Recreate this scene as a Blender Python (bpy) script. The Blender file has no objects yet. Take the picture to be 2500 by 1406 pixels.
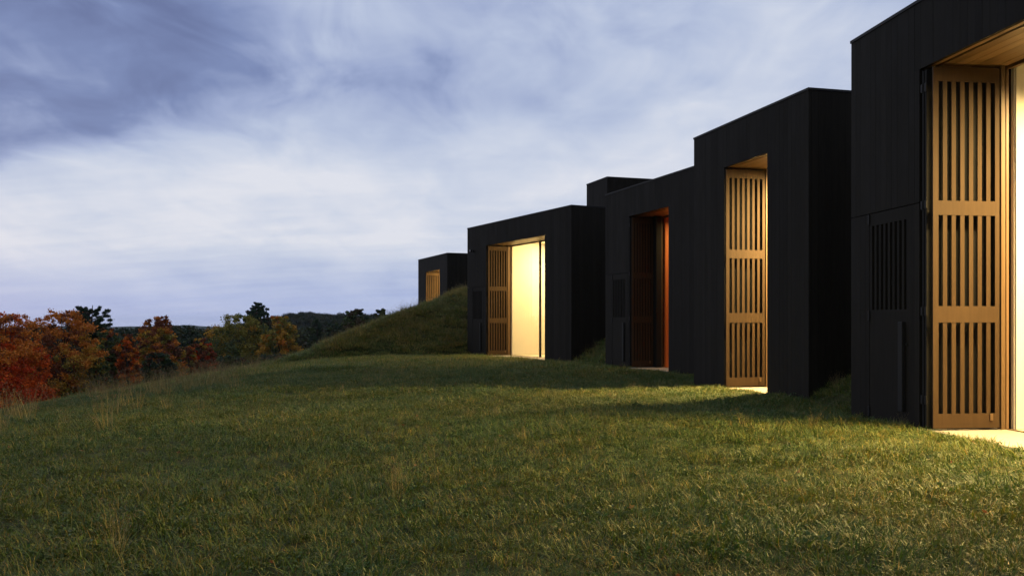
import bpy, math, random
import numpy as np
from mathutils import Vector, noise as mnoise

random.seed(7)
rng = np.random.default_rng(11)
scene = bpy.context.scene
COL = scene.collection
EYE = 1.4

# ------------------------------------------------------------------ camera
cd = bpy.data.cameras.new('camera')
cd.sensor_width = 36.0
cd.lens = 36.0 * 2250 / 2500
cd.shift_y = (789 - 703) / 2500
cd.clip_start = 0.05
cd.clip_end = 20000
cam = bpy.data.objects.new('camera', cd)
cam.location = (0, 0, EYE)
cam.rotation_euler = (math.pi / 2, 0, 0)
COL.objects.link(cam)
scene.camera = cam

# ------------------------------------------------------------------ exposure / engine
vs = scene.view_settings
vs.view_transform = 'Standard'
vs.look = 'None'
vs.exposure = 0.0
vs.gamma = 1.0
vs.use_curve_mapping = False
cy = scene.cycles
cy.max_bounces = 8
cy.diffuse_bounces = 4
cy.glossy_bounces = 3
cy.transmission_bounces = 4
cy.transparent_max_bounces = 8
cy.volume_bounces = 1
cy.sample_clamp_indirect = 4.0
cy.use_denoising = True
cy.caustics_reflective = False
cy.caustics_refractive = False

SUN_EL, SUN_AZ = math.radians(2.0), math.radians(-48)   # setting ahead and to the left, behind the cloud


# ------------------------------------------------------------------ node helpers
class NT:
    def __init__(self, tree):
        self.t = tree
        tree.nodes.clear()

    def n(self, kind, ins=None, **props):
        nd = self.t.nodes.new(kind)
        for k, v in props.items():
            setattr(nd, k, v)
        for k, v in (ins or {}).items():
            s = nd.inputs[k]
            if isinstance(v, bpy.types.NodeSocket):
                self.t.links.new(v, s)
            else:
                s.default_value = v
        return nd

    def m(self, op, a, b=None, c=None, clamp=False):
        ins = {0: a}
        if b is not None: ins[1] = b
        if c is not None: ins[2] = c
        nd = self.n('ShaderNodeMath', ins, operation=op)
        nd.use_clamp = clamp
        return nd.outputs[0]

    def mix(self, fac, a, b, blend='MIX'):
        nd = self.n('ShaderNodeMix', data_type='RGBA', blend_type=blend)
        for idx, v in ((0, fac), (6, a), (7, b)):
            if isinstance(v, bpy.types.NodeSocket): self.t.links.new(v, nd.inputs[idx])
            else: nd.inputs[idx].default_value = v
        return nd.outputs[2]

    def ramp(self, fac, stops, interp='LINEAR'):
        nd = self.n('ShaderNodeValToRGB', {0: fac})
        cr = nd.color_ramp
        cr.interpolation = interp
        while len(cr.elements) < len(stops): cr.elements.new(0.5)
        for e, (p, c) in zip(cr.elements, stops):
            e.position = p
            e.color = (*c, 1) if len(c) == 3 else c
        return nd.outputs[0]

    def noise(self, vec, scale, detail=4, rough=0.5, dist=0.0):
        return self.n('ShaderNodeTexNoise', {'Vector': vec, 'Scale': scale, 'Detail': detail,
                                             'Roughness': rough, 'Distortion': dist}).outputs[0]

    def scalev(self, vec, s):
        return self.n('ShaderNodeMapping', {'Vector': vec, 'Scale': s}).outputs[0]


def lin(r, g, b):
    f = lambda c: (c / 255 / 12.92) if c <= 10 else ((c / 255 + .055) / 1.055) ** 2.4
    return (f(r), f(g), f(b))


# ------------------------------------------------------------------ world: dusk sky under a broken cloud layer
world = bpy.data.worlds.new('World')
scene.world = world
world.use_nodes = True
W = NT(world.node_tree)
tc = W.n('ShaderNodeTexCoord').outputs['Generated']
sep = W.n('ShaderNodeSeparateXYZ', {0: tc})
X, Y, Z = sep.outputs
zc = W.m('ADD', W.m('MAXIMUM', Z, 0.0), 0.20)
px = W.m('DIVIDE', X, zc)
py = W.m('DIVIDE', Y, zc)
P = W.n('ShaderNodeCombineXYZ', {0: px, 1: py, 2: 0.0}).outputs[0]


def cn(loc, sc, det=5, rough=0.5, dist=0.3, rot=0.0):
    v = W.n('ShaderNodeMapping', {'Vector': P, 'Location': loc, 'Rotation': (0, 0, rot), 'Scale': sc}).outputs[0]
    return W.noise(v, 1.0, det, rough, dist)


n1 = cn((3.1, 7.7, 0.3), (1.9, 1.25, 1), 4, 0.5, 0.4)          # broad masses
n3 = cn((8.2, 2.6, 1.3), (4.6, 2.9, 1), 6, 0.55, 0.7, 0.2)     # ragged edges, mottling
n2 = cn((1.3, 0.4, 4.3), (1.4, 7.5, 1), 6, 0.6, 0.3, 0.06)   # drawn-out streaks


def bank(cx, cyy, rx, ry, soft, wob=0.3, wob3=0.22):
    # a cloud bank: soft ellipse on the cloud plane, edge broken by noise
    ax = W.m('DIVIDE', W.m('SUBTRACT', px, cx), rx)
    ay = W.m('DIVIDE', W.m('SUBTRACT', py, cyy), ry)
    r = W.m('SQRT', W.m('ADD', W.m('MULTIPLY', ax, ax), W.m('MULTIPLY', ay, ay)))
    r = W.m('ADD', r, W.m('MULTIPLY', W.m('SUBTRACT', n1, 0.5), wob))
    r = W.m('ADD', r, W.m('MULTIPLY', W.m('SUBTRACT', n3, 0.5), wob3))
    nd = W.n('ShaderNodeMapRange', {0: r, 1: 1.0 - soft, 2: 1.0 + soft, 3: 1.0, 4: 0.0}, interpolation_type='SMOOTHSTEP')
    return nd.outputs[0]


n2amp = W.n('ShaderNodeMapRange', {0: Z, 1: 0.05, 2: 0.22, 3: 0.40, 4: 0.12}).outputs[0]
n3amp = W.n('ShaderNodeMapRange', {0: Z, 1: 0.03, 2: 0.24, 3: 0.28, 4: 0.62}).outputs[0]
t = W.m('ADD', W.m('MULTIPLY', W.m('SUBTRACT', n1, 0.5), 0.78), 0.665)
t = W.m('ADD', t, W.m('MULTIPLY', W.m('SUBTRACT', n2, 0.5), n2amp))
t = W.m('ADD', t, W.m('MULTIPLY', W.m('SUBTRACT', n3, 0.5), n3amp))
t = W.m('SUBTRACT', t, W.m('MULTIPLY', bank(-1.90, 1.96, 1.45, 0.52, 0.20), 0.28))
t = W.m('SUBTRACT', t, W.m('MULTIPLY', bank(-1.25, 1.92, 1.40, 0.58, 0.50), 0.20))
t = W.m('ADD', t, W.m('MULTIPLY', bank(-0.75, 3.05, 1.6, 0.6, 0.55), 0.24))
cloud = W.ramp(t, [(0.0, lin(104, 117, 160)), (0.22, lin(126, 142, 186)), (0.42, lin(160, 174, 211)),
                   (0.62, lin(187, 199, 226)), (0.82, lin(209, 217, 235)), (1.0, lin(227, 230, 241))])
low = W.n('ShaderNodeMapRange', {0: Z, 1: 0.0, 2: 0.09, 3: 0.7, 4: 0.0}, interpolation_type='SMOOTHSTEP').outputs[0]
lowcol = W.mix(W.m('MULTIPLY', n2, 1.0, clamp=True), (*lin(160, 182, 234), 1), (*lin(186, 198, 234), 1))
cloud = W.mix(low, cloud, lowcol)
sky = W.n('ShaderNodeTexSky', sky_type='NISHITA')
sky.sun_disc = False
sky.sun_elevation = SUN_EL
sky.sun_rotation = SUN_AZ
sky.altitude = 200
skyc = W.mix(1.0, sky.outputs[0], (0.10, 0.10, 0.10, 1), 'MULTIPLY')
# dusk: the cloud is lit from where the sun went down and dims steadily round to the opposite side
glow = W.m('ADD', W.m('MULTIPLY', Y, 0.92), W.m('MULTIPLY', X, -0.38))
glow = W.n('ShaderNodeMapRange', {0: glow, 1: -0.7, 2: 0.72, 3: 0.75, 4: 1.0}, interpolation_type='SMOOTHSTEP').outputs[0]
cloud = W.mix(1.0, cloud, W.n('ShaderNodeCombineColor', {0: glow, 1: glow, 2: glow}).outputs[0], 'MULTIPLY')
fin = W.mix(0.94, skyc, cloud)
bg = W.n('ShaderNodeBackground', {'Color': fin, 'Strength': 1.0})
W.n('ShaderNodeOutputWorld', {0: bg.outputs[0]})

# ------------------------------------------------------------------ sun: almost gone, spread by the cloud
sl = bpy.data.lights.new('sun', 'SUN')
sl.energy = 0.12
sl.angle = math.radians(25)
sl.color = (1.0, 0.93, 0.86)
sun = bpy.data.objects.new('sun', sl)
sd = Vector((math.sin(SUN_AZ) * math.cos(SUN_EL + .3), math.cos(SUN_AZ) * math.cos(SUN_EL + .3), math.sin(SUN_EL + .3)))
sun.rotation_euler = (-sd).to_track_quat('-Z', 'Y').to_euler()
sun.location = sd * 50
COL.objects.link(sun)


# ------------------------------------------------------------------ materials
def material(name):
    m = bpy.data.materials.new(name)
    m.use_nodes = True
    return m, NT(m.node_tree)


def finish(T, bsdf):
    T.n('ShaderNodeOutputMaterial', {0: bsdf})


def mat_wood(name, c0, c1, rough, axis, streak=30.0, rnd=0.25, bump=0.15, spec=0.3):
    """wood / stained wood: grain runs along `axis` of the world-ish object space, each piece its own tone"""
    m, T = material(name)
    co = T.n('ShaderNodeTexCoord').outputs['Object']
    oi = T.n('ShaderNodeObjectInfo').outputs['Random']
    off = T.n('ShaderNodeCombineXYZ', {0: T.m('MULTIPLY', oi, 37.0), 1: T.m('MULTIPLY', oi, 91.0), 2: T.m('MULTIPLY', oi, 53.0)}).outputs[0]
    v = T.n('ShaderNodeVectorMath', {0: co, 1: off}, operation='ADD').outputs[0]
    sc = [streak, streak, streak]
    sc[axis] = streak * 0.05
    g = T.noise(T.scalev(v, sc), 1.0, 5, 0.6, 0.3)
    big = T.noise(T.scalev(v, (1.3, 1.3, 1.3)), 1.0, 3, 0.5)
    f = T.m('ADD', T.m('MULTIPLY', g, 0.75), T.m('MULTIPLY', T.m('SUBTRACT', oi, 0.5), rnd))
    f = T.m('ADD', f, T.m('MULTIPLY', T.m('SUBTRACT', big, 0.5), 0.35), clamp=True)
    col = T.ramp(f, [(0.15, c0), (0.75, c1)])
    bp = T.n('ShaderNodeBump', {'Height': g, 'Strength': bump, 'Distance': 0.004}).outputs[0]
    rr = T.m('ADD', rough, T.m('MULTIPLY', T.m('SUBTRACT', big, 0.5), 0.25))
    b = T.n('ShaderNodeBsdfPrincipled', {'Base Color': col, 'Roughness': rr, 'Normal': bp, 'Specular IOR Level': spec})
    finish(T, b.outputs[0])
    return m


def mat_plain(name, c, rough=0.6, scale=3.0, var=0.12, spec=0.3, metal=0.0, bump=0.0):
    m, T = material(name)
    co = T.n('ShaderNodeTexCoord').outputs['Object']
    n = T.noise(co, scale, 5, 0.6)
    lo = tuple(x * (1 - var) for x in c)
    hi = tuple(min(1, x * (1 + var)) for x in c)
    col = T.ramp(n, [(0.3, lo), (0.7, hi)])
    ins = {'Base Color': col, 'Roughness': rough, 'Specular IOR Level': spec, 'Metallic': metal}
    if bump:
        ins['Normal'] = T.n('ShaderNodeBump', {'Height': T.noise(co, scale * 20, 4, 0.6), 'Strength': bump, 'Distance': 0.003}).outputs[0]
    finish(T, T.n('ShaderNodeBsdfPrincipled', ins).outputs[0])
    return m


M = {}
M['board'] = mat_wood('black_stained_board', (0.0095, 0.0080, 0.0060), (0.0200, 0.0170, 0.0128), 0.75, 2, 34, 0.25, 0.3, 0.10)
M['core'] = mat_plain('black_wall_core', (0.008, 0.008, 0.008), 0.9, spec=0.1)
M['black_metal'] = mat_plain('black_metal', (0.010, 0.0095, 0.009), 0.6, spec=0.2)
M['steel'] = mat_plain('dull_steel', (0.22, 0.22, 0.23), 0.4, metal=0.8)
M['shutter'] = mat_wood('oiled_shutter_wood', (0.037, 0.0212, 0.0094), (0.060, 0.0358, 0.0168), 0.68, 2, 22, 0.22, 0.1, 0.12)
M['shutter_back'] = mat_wood('dark_shutter_wood', (0.005, 0.0046, 0.004), (0.010, 0.009, 0.008), 0.8, 2, 22, 0.2, 0.1, 0.2)
M['soffit'] = mat_wood('soffit_plank', (0.12, 0.070, 0.030), (0.24, 0.152, 0.074), 0.45, 0, 26, 0.55, 0.15, 0.35)
M['frame'] = mat_wood('window_frame_wood', (0.09, 0.052, 0.022), (0.15, 0.09, 0.04), 0.5, 2, 24, 0.2, 0.1, 0.3)
M['paint'] = mat_plain('cream_paint', (0.55, 0.52, 0.46), 0.7, 1.2, 0.02)
M['orange_paint'] = mat_plain('orange_paint', (0.56, 0.165, 0.045), 0.6, 1.2, 0.04)
M['floor'] = mat_wood('pale_floor', (0.50, 0.44, 0.34), (0.62, 0.56, 0.45), 0.4, 0, 6, 0.1, 0.05, 0.4)
M['stone'] = mat_plain('threshold_stone', (0.30, 0.265, 0.225), 0.55, 5.0, 0.10, bump=0.1)
M['concrete'] = mat_plain('concrete', (0.20, 0.195, 0.18), 0.85, 4.0, 0.2, bump=0.3)
M['lamp'] = None
mm, T = material('lit_ceiling_panel')
finish(T, T.n('ShaderNodeEmission', {'Color': (1.0, 0.74, 0.38, 1), 'Strength': 4.0}).outputs[0])
M['lamp'] = mm
mm, T = material('dim_ceiling_panel')
finish(T, T.n('ShaderNodeEmission', {'Color': (1.0, 0.62, 0.3, 1), 'Strength': 0.4}).outputs[0])
M['lamp_dim'] = mm
# thin clear glazing: straight-through light with a fresnel reflection
mm, T = material('window_glass')
geo = T.n('ShaderNodeNewGeometry')
cosv = T.m('ABSOLUTE', T.n('ShaderNodeVectorMath', {0: geo.outputs['Normal'], 1: geo.outputs['Incoming']}, operation='DOT_PRODUCT').outputs['Value'])
fr = T.m('ADD', 0.035, T.m('MULTIPLY', 0.9, T.m('POWER', T.m('SUBTRACT', 1.0, cosv, clamp=True), 5.0)))   # Schlick, same from both sides
tr = T.n('ShaderNodeBsdfTransparent', {'Color': (0.95, 0.97, 0.95, 1)}).outputs[0]
gl = T.n('ShaderNodeBsdfGlossy', {'Color': (1, 1, 1, 1), 'Roughness': 0.02}).outputs[0]
finish(T, T.n('ShaderNodeMixShader', {0: fr, 1: tr, 2: gl}).outputs[0])
M['glass'] = mm


def mat_ground():
    m, T = material('ground_soil_and_thatch')
    pos = T.n('ShaderNodeNewGeometry').outputs['Position']
    a = T.noise(pos, 0.35, 5, 0.6)
    b = T.noise(pos, 9.0, 6, 0.7)
    c = T.noise(pos, 60.0, 3, 0.6)
    col = T.ramp(T.m('ADD', T.m('MULTIPLY', a, 0.5), T.m('MULTIPLY', b, 0.5)),
                 [(0.3, (0.018, 0.022, 0.007)), (0.5, (0.032, 0.038, 0.012)), (0.7, (0.060, 0.052, 0.020))])
    bp = T.n('ShaderNodeBump', {'Height': T.m('ADD', b, c), 'Strength': 0.8, 'Distance': 0.03}).outputs[0]
    finish(T, T.n('ShaderNodeBsdfPrincipled', {'Base Color': col, 'Roughness': 0.95, 'Normal': bp, 'Specular IOR Level': 0.1}).outputs[0])
    return m


M['ground'] = mat_ground()


def mat_leaf(name, transl=0.25, rough=0.6, patch=0.0, spec=0.25):
    """foliage: colour attribute 'tint' per blade or leaf, a slight tone change per instance and per patch of ground"""
    m, T = material(name)
    at = T.n('ShaderNodeAttribute', attribute_name='tint').outputs['Color']
    oi = T.n('ShaderNodeObjectInfo').outputs['Random']
    col = at
    if patch:
        pos = T.n('ShaderNodeNewGeometry').outputs['Position']
        pn = T.noise(pos, 0.45, 4, 0.6, 0.5)
        dry = T.mix(1.0, at, (1.30, 1.10, 0.75, 1), 'MULTIPLY')
        lush = T.mix(1.0, at, (0.80, 0.98, 0.95, 1), 'MULTIPLY')
        f = T.n('ShaderNodeMapRange', {0: T.m('ADD', pn, T.m('MULTIPLY', T.m('SUBTRACT', oi, 0.5), 0.3)), 1: 0.36, 2: 0.64}).outputs[0]
        col = T.mix(f, lush, dry)
    d = T.n('ShaderNodeBsdfPrincipled', {'Base Color': col, 'Roughness': rough, 'Specular IOR Level': spec}).outputs[0]
    tl = T.n('ShaderNodeBsdfTranslucent', {'Color': col}).outputs[0]
    finish(T, T.n('ShaderNodeMixShader', {0: transl, 1: d, 2: tl}).outputs[0])
    return m


M['grass'] = mat_leaf('grass_blades', 0.22, 0.55, patch=1.0, spec=0.3)
M['drygrass'] = mat_leaf('dry_grass_stems', 0.15, 0.7, patch=0.0, spec=0.15)
M['leaf'] = mat_leaf('tree_leaves', 0.25, 0.65, spec=0.15)
M['bark'] = mat_plain('bark', (0.055, 0.042, 0.032), 0.9, 4.0, 0.4, spec=0.1, bump=0.6)


# ------------------------------------------------------------------ mesh helpers
def tag(o, label=None, cat=None, group=None, kind=None):
    if label: o['label'] = label
    if cat: o['category'] = cat
    if group: o['group'] = group
    if kind: o['kind'] = kind
    return o


def mesh_obj(name, verts, faces, mat, parent=None, smooth=False, tint=None):
    me = bpy.data.meshes.new(name)
    me.from_pydata([tuple(v) for v in verts] if not isinstance(verts, np.ndarray) else verts.tolist(), [],
                   faces if not isinstance(faces, np.ndarray) else faces.tolist())
    me.materials.append(mat)
    if smooth:
        me.polygons.foreach_set('use_smooth', [True] * len(me.polygons))
    if tint is not None:
        a = me.color_attributes.new('tint', 'FLOAT_COLOR', 'POINT')
        a.data.foreach_set('color', np.c_[tint, np.ones(len(tint))].astype(np.float32).ravel())
    me.update()
    o = bpy.data.objects.new(name, me)
    COL.objects.link(o)
    if parent: o.parent = parent
    return o


BOXF = [(0, 3, 2, 1), (4, 5, 6, 7), (0, 1, 5, 4), (1, 2, 6, 5), (2, 3, 7, 6), (3, 0, 4, 7)]


def boxverts(x0, x1, y0, y1, z0, z1):
    return [(x0, y0, z0), (x1, y0, z0), (x1, y1, z0), (x0, y1, z0), (x0, y0, z1), (x1, y0, z1), (x1, y1, z1), (x0, y1, z1)]


_cache = {}


def box(name, x0, x1, y0, y1, z0, z1, mat, parent, bev=0.0):
    """one box piece; alike pieces share their mesh. Local origin at the piece's centre."""
    key = (round(x1 - x0, 3), round(y1 - y0, 3), round(z1 - z0, 3), mat.name, bev, name)
    a, b, c = (x1 - x0) / 2, (y1 - y0) / 2, (z1 - z0) / 2
    if key not in _cache:
        me = bpy.data.meshes.new(name)
        if not bev:
            me.from_pydata(boxverts(-a, a, -b, b, -c, c), [], BOXF)
        else:
            import bmesh
            bm = bmesh.new()
            vs_ = [bm.verts.new(v) for v in boxverts(-a, a, -b, b, -c, c)]
            for f in BOXF: bm.faces.new([vs_[i] for i in f])
            bmesh.ops.bevel(bm, geom=bm.edges[:], offset=bev, segments=1, affect='EDGES')
            bm.to_mesh(me)
            bm.free()
        me.materials.append(mat)
        _cache[key] = me
    o = bpy.data.objects.new(name, _cache[key])
    o.location = ((x0 + x1) / 2, (y0 + y1) / 2, (z0 + z1) / 2)
    if parent:
        o.parent = parent
        # keep coordinates in the building's frame even for sub-parts
        if parent.parent: o.location = Vector(o.location) - Vector(parent.location)
    COL.objects.link(o)
    return o


def boxes(name, lst, mat, parent):
    """several joined boxes forming ONE part (a frame)"""
    v, f = [], []
    for b in lst:
        k = len(v)
        v += boxverts(*b)
        f += [tuple(i + k for i in q) for q in BOXF]
    o = mesh_obj(name, v, f, mat, parent)
    return o


# ------------------------------------------------------------------ the pavilions' places
ROOF = 5.65
HEAD = 4.73
PAV = {
    'A': dict(p=(5.115, 13.899), a=-82.656, L=9.2, D=8.0, ol=1.812, orr=7.05, ls=2.127),
    'B': dict(p=(4.175, 21.156), a=-75.427, L=4.676, D=7.0, ol=1.467, orr=3.239, ls=1.559),
    'C': dict(p=(3.086, 30.454), a=-71.680, L=9.15, D=6.0, ol=1.775, orr=4.384, ls=2.009),
    'D': dict(p=(-1.997, 41.218), a=-63.073, L=9.118, D=4.7, ol=1.969, orr=7.145, ls=2.173),
    'E': dict(p=(-6.279, 61.694), a=-68.720, L=6.544, D=6.0, ol=1.791, orr=4.923, ls=1.96),
    'F': dict(p=(3.40, 42.0), a=-72.0, L=2.31, D=6.0),
}


def to_local(k, x, y):
    q = PAV[k]
    a = math.radians(q['a'])
    dx, dy = x - q['p'][0], y - q['p'][1]
    return dx * math.cos(a) + dy * math.sin(a), -dx * math.sin(a) + dy * math.cos(a)


def inside_any(x, y, grow=0.0, front=0.0):
    r = np.zeros(np.shape(x), bool)
    for k, q in PAV.items():
        s, d = to_local(k, x, y)
        r |= (s > -grow) & (s < q['L'] + grow) & (d > -grow - front) & (d < q['D'] + grow)
    return r


def corner(k, s, d=0.0):
    q = PAV[k]
    a = math.radians(q['a'])
    return (q['p'][0] + s * math.cos(a) - d * math.sin(a), q['p'][1] + s * math.sin(a) + d * math.cos(a))


# ------------------------------------------------------------------ terrain
LINE = [corner('A', 40), corner('A', 0), corner('B', 4.676), corner('B', 0), corner('C', 9.1), corner('C', 0),
        corner('D', 9.118), corner('D', 0), corner('E', 6.544), corner('E', 0), (-13, 78), (-16, 120)]


def seg_depth(x, y):
    """distance behind the line of facades (0 in front of it)"""
    best = np.full(np.shape(x), 1e9)
    side = np.zeros(np.shape(x))
    for (x0, y0), (x1, y1) in zip(LINE[:-1], LINE[1:]):
        ex, ey = x1 - x0, y1 - y0
        l2 = ex * ex + ey * ey
        t_ = np.clip(((x - x0) * ex + (y - y0) * ey) / l2, 0, 1)
        dx, dy = x - (x0 + t_ * ex), y - (y0 + t_ * ey)
        d = np.hypot(dx, dy)
        cr = ex * (y - y0) - ey * (x - x0)
        upd = d < best - 1e-9
        side = np.where(upd, np.sign(-cr), side)
        best = np.where(upd, d, best)
    return np.where(side > 0, best, 0.0)


def vnoise(x, y, s, seed=0):
    """cheap smooth value noise, vectorised, -1..1"""
    xs, ys = x / s + seed * 17.3, y / s + seed * 9.1
    xi, yi = np.floor(xs), np.floor(ys)
    fx, fy = xs - xi, ys - yi
    fx, fy = fx * fx * (3 - 2 * fx), fy * fy * (3 - 2 * fy)
    h = lambda a, b: np.modf(np.abs(np.sin(a * 127.1 + b * 311.7 + seed * 74.7) * 43758.5453))[0] * 2 - 1
    return (h(xi, yi) * (1 - fx) + h(xi + 1, yi) * fx) * (1 - fy) + (h(xi, yi + 1) * (1 - fx) + h(xi + 1, yi + 1) * fx) * fy


def smin(a, b, k):
    h = np.clip(0.5 + 0.5 * (b - a) / k, 0, 1)
    return b * (1 - h) + a * h - k * h * (1 - h)


def height(x, y, carve=True):
    x, y = np.asarray(x, float), np.asarray(y, float)
    s = np.maximum(0, -x - 3.2)
    q = np.where(s < 16, 0.0094 * s * s, 2.406 + 0.3008 * (s - 16))
    z = -14 * (1 - np.exp(-q / 14))
    far = np.maximum(0, y - 95)
    z = z - 9 * (1 - np.exp(-0.05 * far / 9)) - 12 * (1 - np.exp(-np.maximum(0, np.hypot(x, y) - 300) / 1500)) - 0.012 * np.maximum(0, np.hypot(x, y) - 1200)
    # earth banked up behind and between the pavilions
    d = seg_depth(x, y)
    b = 3.1 * (1 - np.exp(-0.66 * d / 3.1))
    b = b * np.clip(1 - (y - 90) / 60, 0, 1) * np.clip(1 - (d - 30) / 60, 0, 1)
    # the grassy spur that runs out to the left between the two farthest pavilions
    zc_ = 3.14 - 0.402 * np.maximum(0, -2.2 - x)
    zb = np.maximum(-24.0, z)
    r = smin(0.63 * (y - 40.9), 0.7 * (53 - y), 0.8)
    r = smin(r, zc_, 0.45)
    r = np.where((x < 3) & (y > 36) & (y < 58), r, -9)
    h = np.maximum(z + b, r + np.minimum(0, z) * 0.4)
    near = np.clip(1 - np.hypot(x, y - 20) / 120, 0, 1)
    h = h + near * (0.035 * vnoise(x, y, 1.7, 1) + 0.05 * vnoise(x, y, 4.3, 2) + 0.015 * vnoise(x, y, 0.6, 3)) - 0.03
    amp = np.clip(h / 1.5, 0, 1)
    h = h + amp * (0.10 * vnoise(x, y, 1.3, 4) + 0.05 * vnoise(x, y, 0.5, 5))
    if carve:
        h = np.where(inside_any(x, y, -0.02), -0.7, h)
    return h


def axis(dense0, dense1, step, lo, hi):
    a = list(np.arange(dense0, dense1 + 1e-6, step))
    g, v = step, dense1
    while v < hi:
        g *= 1.16; v += g; a.append(v)
    g, v = step, dense0
    while v > lo:
        g *= 1.16; v -= g; a.insert(0, v)
    return np.array(a)


gx = axis(-11, 13, 0.2, -4200, 4200)
gy = axis(4, 66, 0.2, -1500, 4600)
GX, GY = np.meshgrid(gx, gy)
GZ = height(GX, GY)
nv = np.c_[GX.ravel(), GY.ravel(), GZ.ravel()]
ny_, nx_ = GX.shape
ii = (np.arange(ny_ - 1)[:, None] * nx_ + np.arange(nx_ - 1)[None, :]).ravel()
quads = np.c_[ii, ii + 1, ii + nx_ + 1, ii + nx_]
me = bpy.data.meshes.new('ground')
me.vertices.add(len(nv)); me.vertices.foreach_set('co', nv.ravel())
me.loops.add(quads.size); me.loops.foreach_set('vertex_index', quads.ravel())
me.polygons.add(len(quads)); me.polygons.foreach_set('loop_start', np.arange(0, quads.size, 4))
me.polygons.foreach_set('use_smooth', np.ones(len(quads), bool))
me.update(calc_edges=True)
me.materials.append(M['ground'])
ground = bpy.data.objects.new('ground', me)
COL.objects.link(ground)
tag(ground, 'grassy hillside falling away to the wooded valley', 'ground', kind='structure')


# ------------------------------------------------------------------ pavilions
def empty(name, loc, rz):
    e = bpy.data.objects.new(name, None)
    e.location = loc
    e.rotation_euler = (0, 0, rz)
    e.empty_display_size = 0.3
    COL.objects.link(e)
    return e


BW = 0.142      # board pitch
GAP = 0.0028


def boards_front(B, L, z1, opening=None, door=None):
    n = round(L / BW)
    w = L / n
    for i in range(n):
        a, b = i * w, (i + 1) * w
        spans = [(a, b, -0.15, z1)]
        if opening:
            ol, orr = opening
            out = []
            for (p, q, lo, hi) in spans:
                if q <= ol or p >= orr: out.append((p, q, lo, hi)); continue
                out.append((max(p, ol) if p >= ol else p, q, HEAD, hi))
                if p < ol < q: out[-1] = (p, q, HEAD, hi); out.append((p, ol + GAP, lo, HEAD - .003))
                if p < orr < q: out[-1] = (p, q, HEAD, hi); out.append((orr - GAP, q, lo, HEAD - .003))
            spans = out
        if door:
            d0, d1, zt = door
            out = []
            for (p, q, lo, hi) in spans:
                if p < opening[0] - 0.01 and lo < 0:
                    if hi > zt + .1: out.append((p, q, zt + 0.012, hi))
                    if q <= d0: out.append((p, q, lo, zt))
                    elif p >= d1: out.append((p, q, lo, zt))
                    elif p < d0 < q: out.append((p, d0, lo, zt))
                    elif p < d1 < q: out.append((d1, q, lo, zt))
                else: out.append((p, q, lo, hi))
            spans = out
        for (p, q, lo, hi) in spans:
            if q - p < 0.012: continue
            j = random.uniform(0, 0.003)
            box('board', p + GAP / 2, q - GAP / 2, j, 0.055, lo, hi, M['board'], B)


def boards_side(B, L, D, z1):
    n = round((D - 0.06) / BW)
    w = (D - 0.06) / n
    for i in range(n):
        j = random.uniform(0, 0.003)
        box('board', L - 0.055, L - j, 0.06 + i * w + GAP / 2, 0.06 + (i + 1) * w - GAP / 2, -0.15, z1, M['board'], B)


def shutter_leaf(B, s0, d0, w):
    """the lit leaf of the folding shutter: stile and rail frame with three tiers of upright slats, folded back into the reveal"""
    z0, z1 = 0.055, 4.685
    tiers = [(0.24, 1.41), (1.62, 2.785), (2.97, 4.50)]
    th = 0.020
    n = 7
    e0, e1 = 0.075, w - 0.06
    pitch = (e1 - e0 + 0.058) / n
    bars = [(-th, 0, 0, e0, z0, z1), (-th, 0, e1, w, z0, z1)]
    zs = [z0] + [v for t_ in tiers for v in t_] + [z1]
    for i in range(0, len(zs), 2):
        bars.append((-th, 0, e0, e1, zs[i], zs[i + 1]))
    fr_ = boxes('shutter', bars, M['shutter'], B)
    fr_.location = (s0, d0, 0)
    for (a, b) in tiers:
        for i in range(1, n):
            c = e0 + i * pitch - 0.058
            box('slat', s0 - th + .002, s0 - .003, d0 + c, d0 + c + 0.058, a - .004, b + .004, M['shutter'], fr_)
    box('latch', s0 + .001, s0 + .012, d0 + e1 - .075, d0 + e1 - .035, 0.15, 0.235, M['frame'], fr_, 0.002)
    # the other leaves folded up behind it, painted black; their front edges show beside the lit leaf
    k = 0
    s = s0 - th - 0.125
    while s - 0.05 > PAVCUR['ol'] + 0.03 and k < 3:
        fl = box('folded_leaf', s - 0.04, s, d0 + 0.015 * (k % 2), d0 + w - 0.03, z0, z1, M['shutter_back'], B)
        for zz in (0.35, 1.5, 2.88, 4.4):
            box('hinge', s - 0.03, s + 0.012, d0 - 0.016, d0 - 0.001, zz, zz + 0.11, M['black_metal'], fl, 0.003)
        s -= 0.085
        k += 1


def service_door(B):
    d0, d1, zt = 0.531, 1.60, 2.975
    st = [(d0 + .004, d1 - .004, 0.006, 0.05, 0.03, 1.59), (d0 + .004, d1 - .004, 0.006, 0.05, 2.80, zt),
          (d0 + .004, 0.60, 0.006, 0.05, 1.59, 2.80), (1.50, d1 - .004, 0.006, 0.05, 1.59, 2.80)]
    dr = boxes('service_door', st, M['board'], B)
    n = 8
    pitch = (1.50 - 0.60 + 0.056) / n
    for i in range(1, n):
        c = 0.60 + i * pitch - 0.056
        box('slat', c, c + 0.056, 0.008, 0.04, 1.586, 2.804, M['board'], dr)
    for zz in (2.83, 1.44, 0.06):
        box('hinge', d0 - 0.022, d0 + 0.016, -0.014, 0.005, zz, zz + 0.14, M['black_metal'], dr, 0.003)
    h = box('handle', 1.365, 1.475, -0.045, 0.005, 0.21, 1.42, M['black_metal'], dr, 0.006)
    box('lock', 1.50, 1.535, -0.012, 0.005, 1.10, 1.13, M['black_metal'], dr, 0.002)


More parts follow.
